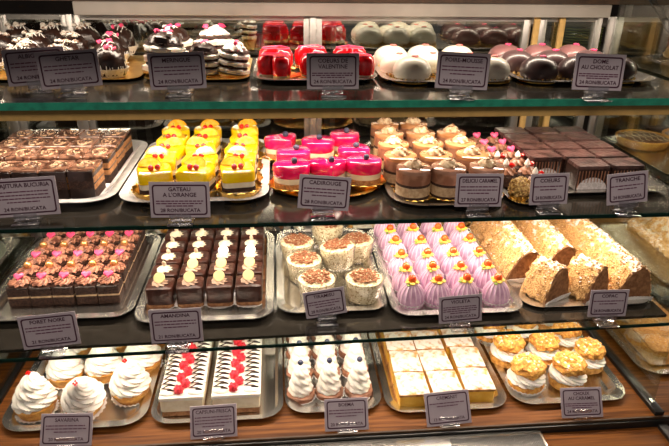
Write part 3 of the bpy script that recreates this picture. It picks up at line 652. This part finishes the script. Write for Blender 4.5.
# ============================================================= LOWER SHELF
def square(top):
    P, z = layers(.0415, .0440, [('chocolate_sponge', 'sponge', .018), ('cream_layer', 'shade_cream', .004), ('chocolate_sponge', 'sponge', .018)], .0025)
    bc = MB(); r = random.Random(5)
    for k in range(11):
        a = 2*pi*k/11; pts = [(.019*(1-s)*cos(a+s*1.4)+.0015*cos(a), .020*(1-s)*sin(a+s*1.4), z+.003+.010*s) for s in [i/5 for i in range(6)]]; bc.tube(pts, [.0034, .0036, .0034, .003, .0026, .002], 6)
    P.append(('buttercream_rosette', bc, 'milkcream'))
    P.append(('glaze_cap', MB().loft(rrect(.042, .0445, .003), [(1, z-.001), (1, z+.0015)]), 'choc'))
    if top == 'heart': P.append(('pink_heart', hrt(.0105, .005, (0, 0, z+.014), rx=.6), 'pink'))
    else: P.append(('gold_ball', MB().ball((0, 0, z+.016), .0085, 16), 'goldball'))
    return P
M['milkcream'] = mat('chocolate_buttercream', (.46, .21, .13), .4, c2=(.16, .06, .038), ns=130, ramp=(.42, .55))
kh1 = Kind('chocolate_square', 'cake', square('heart')); kb1 = Kind('chocolate_square', 'cake', square('ball'))
for j in range(6):
    for i in range(5):
        k, w = ((kh1, 'pink heart'), (kb1, 'gold ball'))[j % 2]
        k.put(-.525+i*.0435, 1.100+j*.0475, Z3+TZ, lab(f'chocolate square with buttercream rosette and {w}', i, 5, j, 6), 'rosette topped chocolate squares', rz=jit(.04))
def glossy(v):
    P = [('chocolate_cube', MB().loft(rrect(.054, .050, .008, 4), [(.98, .010), (1.0, .012), (1.0, .040), (.97, .0445), (.9, .046)]).rough(.0008, 70, v), 'chocgloss'),
         ('sponge_bottom', MB().loft(rrect(.052, .048, .006, 4), [(1, .001), (1, .013)]).rough(.0006, 200), 'nutface')]
    z = .0455
    P.append(('cream_rosette', rosette(.0145, .010, 8, z, .8), 'mochacream' if v == 1 else 'cream'))
    T = Matrix.Translation((0, -.002, z+.014)) @ Matrix.Rotation(radians(52), 4, 'X')
    if v == 1: P.append(('white_chocolate_coin', MB().lathe([(.0105, -.0016), (.0115, 0), (.0105, .0016)], 20, T=T), 'coin'))
    elif v == 2: P.append(('white_chocolate_coin', MB().lathe([(.0105, -.0014), (.0115, 0), (.0105, .0014)], 20, T=T), 'whitecream'))
    else: P.append(('almond_petal', MB().ball((0, 0, 0), .0075, 10, 1.6, T=Matrix.Translation((0, 0, z+.014)) @ Matrix.Rotation(.6, 4, 'X') @ Matrix.Diagonal((.6, .5, 1, 1))), 'cream'))
    P.append(('paper_liner', cup(.030, .036, .004, 20, .03), 'paper'))
    return P
M['mochacream'] = mat('mocha_cream', (.52, .34, .24), .4); M['coin'] = mat('pale_yellow_chocolate', (.82, .70, .32), .3, coat=.3)
K3 = [Kind('glossy_chocolate_cake', 'cake', glossy(v)) for v in (1, 2, 3)]
for j in range(6):
    for i in range(4):
        v = 0 if j < 2 and not (j == 1 and i == 0) else (2 if i < 2 else (1 if j < 3 else 2))
        w = ('with mocha rosette and yellow coin', 'with cream rosette and white coin', 'with cream rosette and almond petal')[v]
        K3[v].put(-.245+i*.0585, 1.072+j*.0565, Z3+TZ, lab('glossy chocolate cake '+w, i, 4, j, 6), 'glossy chocolate cakes', rz=jit(.05))
# clear dessert cups
cw = MB().lathe([(.030, 0), (.031, .001), (.0385, .046), (.041, .0465), (.041, .048), (.0375, .048), (.0300, .002), (.001, .0018)], 36, cap0=True, cap1=True)
ct = MB().lathe([(.0285, .0035), (.0355, .041), (.034, .045), (.022, .047), (.008, .048)], 30, lambda t, z, r: 1+(.02*sin(5*t) if z > .042 else 0)).rough(.0007, 150)
cc = MB(); r = random.Random(2)
for k in range(150):
    a = r.uniform(0, 2*pi); q = .027*math.sqrt(r.random()); T = Matrix.Translation((q*cos(a), q*sin(a), .049+r.uniform(-.001, .0025))) @ Matrix.Rotation(r.uniform(0, 3), 4, 'Z') @ Matrix.Rotation(r.uniform(-.5, .5), 4, 'X')
    cc.box(-.0034, .0034, -.0010, .0010, -.0006, .0006, T=T)
kt = Kind('dessert_cup', 'dessert', [('clear_cup', cw, 'cuppl'), ('cream_filling', ct, 'speckcream'), ('chocolate_shavings', cc, 'cocoa')])
for x, y, dz, lb in ((.165, 1.062, 0, 'nearest on the right'), (.068, 1.066, 0, 'nearest on the left, behind the card'), (.046, 1.152, 0, 'second from front on the left'), (.124, 1.172, .018, 'raised in the middle on its neighbours'), (.034, 1.240, 0, 'third from front on the left'), (.105, 1.300, .01, 'at the back middle'), (.172, 1.240, 0, 'at the right side behind the raised one')):
    kt.put(x, y, Z3+TZ, 'clear cup of speckled cream with chocolate shavings, '+lb, 'clear dessert cups', rz=jit(3), sc=1.08, tilt=(.12, 0) if dz else (0, 0)).location.z += dz
# mauve domes
rib = MB().lathe(dome_prof(.0275, .052, 12, .003, 1.8, .95), 64, lambda t, z, r: 1+.035*cos(16*t))
ln = MB()
for k in range(16):
    a = 2*pi*k/16; pts = []
    for rr_, zz in dome_prof(.0275, .052, 12, .003, 1.8, .95)[1:-2]: pts.append((rr_*1.032*cos(a), rr_*1.032*sin(a), zz))
    ln.tube(pts, .0011, 5)
pt = MB()
for k in range(5):
    a = 2*pi*k/5+.3; pt.ball((.0095*cos(a), .0095*sin(a), .0555), .006, 8, .5)
lf = MB()
for a in (1.0, 3.4): lf.ball((.014*cos(a), .014*sin(a), .0525), .0042, 8, .45)
kv = Kind('mauve_dome', 'cake', [('ribbed_dome', rib, 'mauve'), ('piped_lines', ln, 'mauvestripe'), ('petals', pt, 'petal'), ('leaves', lf, 'leaf'), ('orange_bead', MB().ball((0, 0, .0615), .0088, 14), 'redorange'), ('paper_cup', cup(.022, .0290, .012, 22, .04), 'paper')])
for j, y in enumerate((1.030, 1.088, 1.150, 1.214, 1.278, 1.342)):
    for i in range(4):
        kv.put((.258, .314, .371, .431)[i]+jit(.003), y+jit(.003), Z3+TZ, lab('mauve ribbed dome cake with orange bead flower', i, 4, j, 6), 'mauve ribbed domes', rz=jit(1), sc=.97)
# nut covered logs
def nutlog(name, label, x, y0, y1, w, h, rz=0, seed=0):
    t = thing(name, label, 'cake', (x, (y0+y1)/2, Z3+TZ+.004), rz, 'nut covered logs'); L = y1-y0
    sec = [(-.54, .0), (-.50, .16), (-.38, .46), (-.22, .76), (-.06, .95), (.08, 1.03), (.22, .99), (.33, .82), (.42, .50), (.47, .18), (.48, 0)]
    n = max(6, int(L/.006)); mb = MB(); R = []
    fine = []
    for a, b in zip(sec, sec[1:]):
        for q in range(3): fine.append((a[0]+(b[0]-a[0])*q/3, a[1]+(b[1]-a[1])*q/3))
    fine.append(sec[-1]); m_ = len(fine)
    for k in range(n+1):
        y = -L/2+L*k/n; R.append([(u*w, y, v*h) for u, v in fine])
    vs = [p for r_ in R for p in r_]; fs = []
    for k in range(n):
        for i in range(m_):
            j = (i+1) % m_; fs.append([k*m_+i, k*m_+j, (k+1)*m_+j, (k+1)*m_+i])
    fs.append([n*m_+i for i in range(m_)])
    mb.add(vs, fs); mb.rough(.0060, 110, seed).rough(.0042, 330, seed+3)
    for v in mb.bm.verts: v.co.z = max(v.co.z, 0)
    obj('nut_coating', mb, 'nuts', t, ang=180)
    obj('cut_face', MB().loops([[(u*w*.95, -L/2-.0015, v*h*.96+.001) for u, v in fine], [(u*w*.97, -L/2+.004, v*h*.97+.001) for u, v in fine]]).rough(.0006, 200), 'nutface', t)
    cr = MB(); r_ = random.Random(seed)
    for k in range(int(L*1500)):
        u, v = fine[r_.randrange(3, m_-3)]; cr.ball((u*w*1.01, r_.uniform(-L/2, L/2), v*h*1.01), r_.uniform(.0016, .0032), 5, 1, .5, seed=k)
    obj('loose_crumbs', cr, 'nuts', t)
    # pleated paper at the foot
    pm = MB(); pts = []; 
    for i in range(25): pts.append((-w*.52+w*1.04*i/24, -L/2-.003-(.0012 if i % 2 else 0)))
    lo = [(a, b, -.0035) for a, b in pts]+[(a, b+.001, -.0035) for a, b in reversed(pts)]
    hi = [(a, b-.004, .010-.012*abs(a/w)**2) for a, b in pts]+[(a, b-.003, .010-.012*abs(a/w)**2) for a, b in reversed(pts)]
    pm.loops([lo, hi]); obj('paper_liner', pm, 'paper', t)
    return t
nutlog('nut_log', 'long nut covered log dusted with sugar, leftmost at the back', .525, 1.105, 1.38, .080, .070, .0, 1)
nutlog('nut_log', 'long nut covered log dusted with sugar, middle one at the back', .614, 1.125, 1.38, .080, .070, .0, 2)
nutlog('nut_log', 'longest nut covered log dusted with sugar, at the right end', .716, 1.015, 1.38, .082, .072, .03, 3)
nutlog('nut_log_slice', 'nut covered log slice with brown cut face, front left', .548, 1.022, 1.084, .074, .070, .50, 4)
nutlog('nut_log_slice', 'nut covered log slice with brown cut face, front middle', .632, 1.018, 1.086, .068, .071, .42, 5)

# ============================================================= DECK
tp = lambda n: (lambda t, z, r: 1+(.045*abs(cos(n/2*t)) if .002 < z < .027 else 0))
tartsh = MB().lathe([(.030, .001), (.032, .003), (.040, .024), (.041, .028), (.036, .030)], 56, tp(28))
sw1 = swirl(.0425, .072, 3.8, 11, .7, 48, 44, .55, .026, .17, .06, .004)
red = MB()
for k in range(4): red.box(-.002, .002, -.002, .002, -.0015, .0015, .0005, T=Matrix.Translation((.003*cos(k*1.7), .004*sin(k*1.7)-.002, .1005)) @ Matrix.Rotation(k, 4, 'Z'))
kS = Kind('cream_tart', 'cake', [('tart_shell', tartsh, 'tart'), ('cream_swirl', sw1, 'whitecream', [('red_jelly', red, 'berry')]), ('paper_liner', cup(.031, .042, .008, 26, .04), 'paper')])
for x, y, tl, lb, s in ((-.512, 1.022, (0, 0), 'front left', 1.0), (-.413, 1.022, (.42, .05), 'tilted towards the viewer, front middle', 1.0), (-.330, 1.062, (.12, 0), 'front right', 1.0), (-.482, 1.120, (0, 0), 'second row left', .94), (-.402, 1.130, (0, 0), 'second row middle', .95), (-.322, 1.156, (.1, 0), 'second row right', 1.0), (-.488, 1.22, (0, 0), 'third row left', .9), (-.402, 1.23, (0, 0), 'third row middle', .9), (-.322, 1.25, (0, 0), 'third row right', .9)):
    o = kS.put(x, y, Z4+TZ, 'cream swirl tart in golden shell, '+lb+' of its tray', 'swirled cream tarts', rz=jit(2) if tl == (0, 0) else 0, tilt=tl, sc=s)
    if tl[0] > .3: o.location.z += .012
# raspberry cream loaves
def loaf(x, w, label, seed):
    t = thing('cream_loaf', label, 'cake', (x, 1.180, Z4+TZ), 0, 'raspberry cream loaves'); L = .39; y0 = -L/2
    obj('cream_body', MB().box(-w/2+.004, w/2-.004, y0, L/2, .012, .043, .004).rough(.0007, 120, seed), 'cream', t)
    obj('dark_sponge', MB().box(-w/2+.006, w/2-.006, y0+.0015, L/2, .001, .013).rough(.0008, 200, seed), 'nutface', t)
    obj('top_cream', MB().box(-w/2+.002, w/2-.002, y0-.001, L/2, .040, .050, .003).rough(.0010, 90, seed), 'whitecream', t)
    n = 24
    for s in (-1, 1):
        pc = MB(); zg = MB()
        for k in range(n):
            y = y0+.012+k*(L-.02)/n
            pc.ball((s*w*.30, y, .0505), .0125, 12, .5, .15, T=Matrix.Translation((s*w*.30, y, .0505)) @ Matrix.Diagonal((1.35, .62, 1, 1)) @ Matrix.Translation((-s*w*.30, -y, -.0505)), seed=k)
        pts = []
        for k in range(n*4):
            y = y0+.010+k*(L-.02)/(n*4); q = [0, .9, .25, -.9][k % 4]; pts.append((s*w*.30+q*w*.15, y+(.003 if k % 4 == 0 else 0), .0585-.003*abs(q)))
        zg.tube(pts, .0015, 5); obj('piped_cream', pc, 'whitecream', t); obj('chocolate_zigzag', zg, 'choc', t)
    r = random.Random(seed)
    for k in range(19):
        y = y0+.014+k*.0198; xx = (.0055 if k % 2 else -.0055)*1.0; R_ = MB(); rr = .0108
        R_.ball((xx, y, .058), rr*.88, 10)
        for q in range(16):
            a = q*2.4; e = 1-2*(q+.5)/16; c = math.sqrt(1-e*e); R_.ball((xx+rr*.72*c*cos(a), y+rr*.72*c*sin(a), .058+rr*.78*e), rr*.30, 6)
        obj('raspberry', R_, 'raspberry', t)
loaf(-.212, .094, 'long white cream loaf with chocolate zigzags and raspberry line, left one', 1)
loaf(-.102, .104, 'long white cream loaf with chocolate zigzags and raspberry line, right one', 2)
# blueberry swirls
wf = MB()
for k in range(4): wf.lathe([(.026, .003+k*.0035), (.030, .0045+k*.0035), (.026, .006+k*.0035)], 26, lambda t, z, r: 1+.05*sin(6*t+z*900))
kB4 = Kind('blueberry_swirl', 'cake', [('cocoa_wafer_base', wf.rough(.0012, 120), 'milk'), ('cream_swirl', swirl(.0262, .070, 3.8, 9, .6, 40, 36, .42, .016, .15, .06), 'whitecream', [('blueberry', MB().ball((0, 0, .090), .0062, 14), 'blue')]), ('paper_liner', cup(.027, .033, .006, 22, .04), 'paper')])
for j, y in enumerate((1.030, 1.098, 1.165, 1.232)):
    for i in range(3):
        kB4.put((.032, .093, .157)[i], y+jit(.002), Z4+TZ, lab('white cream swirl with a blueberry on top', i, 3, j, 4), 'blueberry topped swirls', rz=jit(2))
# custard squares
cb = MB().loft(rrect(.063, .071, .003, 3), [(.98, .005), (1, .008), (1, .034), (.98, .036)]).rough(.0006, 60)
bc = MB().box(-.033, .033, -.036, .036, .001, .006, .001).rough(.001, 120)
tpg = MB()
R = []; n = 12
vs = []; fs = []
for j in range(n+1):
    for i in range(n+1):
        u, v = -.5+i/n, -.5+j/n; e = min(.5-abs(u), .5-abs(v)); vs.append((u*.0645, v*.0735, .0405+.0022*min(1, e*12)+.0018*mnoise.noise(Vector((u*5, v*5, 1)))))
for j in range(n):
    for i in range(n): a = j*(n+1)+i; fs.append([a, a+1, a+n+2, a+n+1])
tpg.add(vs, fs); ext = bmesh.ops.extrude_face_region(tpg.bm, geom=tpg.bm.faces[:])
for e in ext['geom']:
    if isinstance(e, bmesh.types.BMVert): e.co.z = .0345
kC4 = Kind('custard_square', 'cake', [('custard', cb, 'custard'), ('bottom_crust', bc, 'crust'), ('sugared_crust', tpg, 'pastry')])
for j in range(5):
    for i in range(3):
        kC4.put((.268, .337, .410)[i]+jit(.002), 1.005+j*.0765+(i == 2)*.006, Z4+TZ, lab('custard square with sugared pastry top', i, 3, j, 5), 'sugared custard squares', rz=(-.02, .0, -.06)[i]+jit(.03))
# cream puffs
def puffb(r, h, z0, seed, bump=.3):
    mb = MB(); mb.ball((0, 0, z0), r, 26, h/r, bump, seed=seed); q = random.Random(seed)
    for k in range(75):
        a = q.uniform(0, 2*pi); e = q.uniform(-.1, 1.5); mb.ball((r*.93*cos(a)*cos(e), r*.93*sin(a)*cos(e), z0+h*.93*sin(e)), q.uniform(.003, .0068), 8, .8, .4, seed=k)
    return mb
def choux(v):
    base = MB().lathe([(.026, .001), (.036, .008), (.039, .018), (.034, .028)], 28).rough(.003, 60, v)
    crm = swirl(.0395, .034, 2.2, 12, .5, 44, 24, .30, .026, .16, .07)
    topp = puffb(.0345, .021, .059, v)
    return [('choux_base', base, 'choux'), ('cream_filling', crm, 'whitecream'), ('choux_lid', topp, 'choux'), ('paper_cup', cup(.030, .0425, .018, 26, .04), 'paper')]
kx1 = Kind('cream_puff', 'cake', choux(1)); kx2 = Kind('cream_puff', 'cake', choux(2)[:3])
for x, y, k, lb, s in ((.526, 1.020, kx1, 'front left in a white paper cup', 1.0), (.620, 1.022, kx2, 'front middle', 1.0), (.694, 1.076, kx2, 'front right', .93), (.516, 1.112, kx2, 'second row left', 1.0), (.602, 1.112, kx1, 'second row middle in paper', .93), (.676, 1.158, kx1, 'second row right in paper', .93), (.505, 1.205, kx1, 'third row left in paper', .95), (.590, 1.205, kx2, 'third row middle', .95), (.672, 1.245, kx2, 'third row right', .95)):
    k.put(x, y, Z4+TZ, 'sugared cream puff with bumpy golden lid, '+lb, 'sugared cream puffs', rz=jit(2), sc=s)

# ============================================================= NEIGHBOURING SECTIONS
tsh = MB().lathe([(.055, .001), (.058, .003), (.066, .022), (.064, .024), (.060, .020)], 64, lambda t, z, r: 1+.02*abs(cos(16*t)))
fil = MB().lathe([(.058, .004), (.0625, .0195), (.045, .024), (.01, .025)], 36).rough(.002, 60)
zz = MB()
for k in range(6): zz.tube([(-.045+.009*i, -.04+.016*k+.004*sin(i*1.5), .0255-.25*((-.045+.009*i)**2+(-.04+.016*k)**2)) for i in range(11)], .001, 5)
kT = Kind('chocolate_tart', 'tart', [('tart_shell', tsh, 'tart'), ('chocolate_filling', fil, 'tartfill'), ('icing_lines', zz, 'icing')])
for x, y, lb in ((.862, 1.318, 'nearest the side glass at the back'), (.985, 1.325, 'second from the side glass'), (.93, 1.205, 'in front of the other tarts')):
    kT.put(x, y, Z2+.0047, 'brown topped tart beyond the right glass, '+lb, 'tarts beyond the right glass', rz=jit(2), sc=.92)
tray('serving_tray', 'dark steel tray under the tarts beyond the right glass', .80, 1.12, 1.10, 1.395, Z2, 'steel', h=.004, rim=.004, wall=.004)
t = nutlog('nut_cake_block', 'brown nut cake block beyond the right side glass', 1.00, 1.13, 1.38, .17, .062, 0, 9); t['group'] = 'cakes beyond the right glass'
tray('serving_tray', 'steel tray under the nut cake beyond the right glass', .83, 1.18, 1.06, 1.385, Z3, 'steel', h=.005, rim=.01)
rb = MB().box(-.11, .11, -.13, .13, .001, .035, .006).rough(.002, 60)
t = thing('sponge_cake_block', 'flat brown sponge cake on a tray beyond the right glass at deck level', 'cake', (.96, 1.20, Z4+TZ)); obj('sponge', rb, 'crust', t); obj('sugared_top', MB().box(-.108, .108, -.128, .128, .0355, .042, .003).rough(.0015, 80), 'tan', t)
tray('serving_tray', 'steel tray holding the flat sponge cake beyond the right glass', .81, 1.12, 1.03, 1.385, Z4, 'steel', rc=.05)
t = nutlog('nut_log', 'pale brown log cake on the top shelf beyond the right glass, nearer the glass', .95, 1.16, 1.38, .085, .075, 0, 12); t.location.z = Z1+.006; t['group'] = 'cakes beyond the right glass'
t = nutlog('nut_log', 'pale brown log cake on the top shelf beyond the right glass, farther right one', 1.08, 1.16, 1.38, .085, .085, 0, 13); t.location.z = Z1+.006; t['group'] = 'cakes beyond the right glass'
# left neighbour
ct2 = Kind('cream_slice', 'cake', [('sponge', MB().box(-.03, .03, -.04, .04, .001, .03, .003), 'shade_cream'), ('cream_top', MB().box(-.031, .031, -.041, .041, .03, .045, .004).rough(.003, 60), 'whitecream')])
for i, x in enumerate((-.70, -.78, -.86)):
    for j, y in enumerate((1.22, 1.32)): ct2.put(x, y, Z2+TZ, lab('pale cream slice beyond the left side glass', 2-i, 3, j, 2), 'cream slices beyond the left glass')
tray('serving_tray', 'white platter under the cream slices beyond the left glass', -.95, -.63, 1.15, 1.385, Z2, 'porcelain', rc=.06)
tray('serving_tray', 'empty white platter beyond the left side glass', -.98, -.635, 1.15, 1.385, Z3, 'porcelain', rc=.10)

# ------------------------------------------------------------- rack of cakes behind the back doors
rk = thing('back_rack', 'dim rack of cakes standing behind the back glass doors', 'rack', (0, 2.36, 0))
for z in (1.185, 1.285): obj('rack_shelf', MB().box(-.55, 1.45, -.14, .14, z-.010, z, .002), 'rackwood', rk)
for x in (-.54, .20, .99, 1.44):
    for y in (-.13, .13): obj('rack_post', MB().box(x-.01, x+.01, y-.01, y+.01, 0, 1.62), 'alu', rk)
obj('rack_top', MB().box(-.55, 1.45, -.14, .14, 1.60, 1.62), 'rackwood', rk)
area('rack_fill', (.22, 2.20, 1.585), (radians(-14), 0, 0), 1.4, .03, 6.0, WARM)  # added fill light to brighten the rack and wall, not a fitted lamp
for i, x in enumerate((-.16, -.08, .00)): ka.put(x, 2.28, 1.2853, 'yellow orange gateau seen behind the glass on the rack, '+colw(i, 3), 'yellow gateaux on the back rack', rz=jit(.2), sc=.9)
for i, x in enumerate((-.06, .04, .13)): kh.put(x, 2.27, 1.1853, 'red heart cake seen behind the glass on the rack, '+colw(i, 3), 'red hearts on the back rack', rz=pi, sc=1.25)
for i, x in enumerate((-.36, -.27, -.18)): k2.put(x, 2.27, 1.1853, 'layered meringue seen behind the glass on the rack, '+colw(i, 3), 'meringues on the back rack', rz=jit(2), sc=1.15)
pl = MB().lathe([(.06, .001), (.085, .007), (.086, .009), (.06, .004)], 32)
pk_ = Kind('green_plate', 'plate', [('plate_disc', pl, 'greenplate')])
for i in range(9): pk_.put(1.13, 2.27, 1.1853+i*.0095, 'green plate in the stack behind the right back door, '+['lowest', 'second from the bottom', 'third from the bottom', 'fourth from the bottom', 'middle one', 'fourth from the top', 'third from the top', 'second from the top', 'topmost'][i], 'stack of green plates')
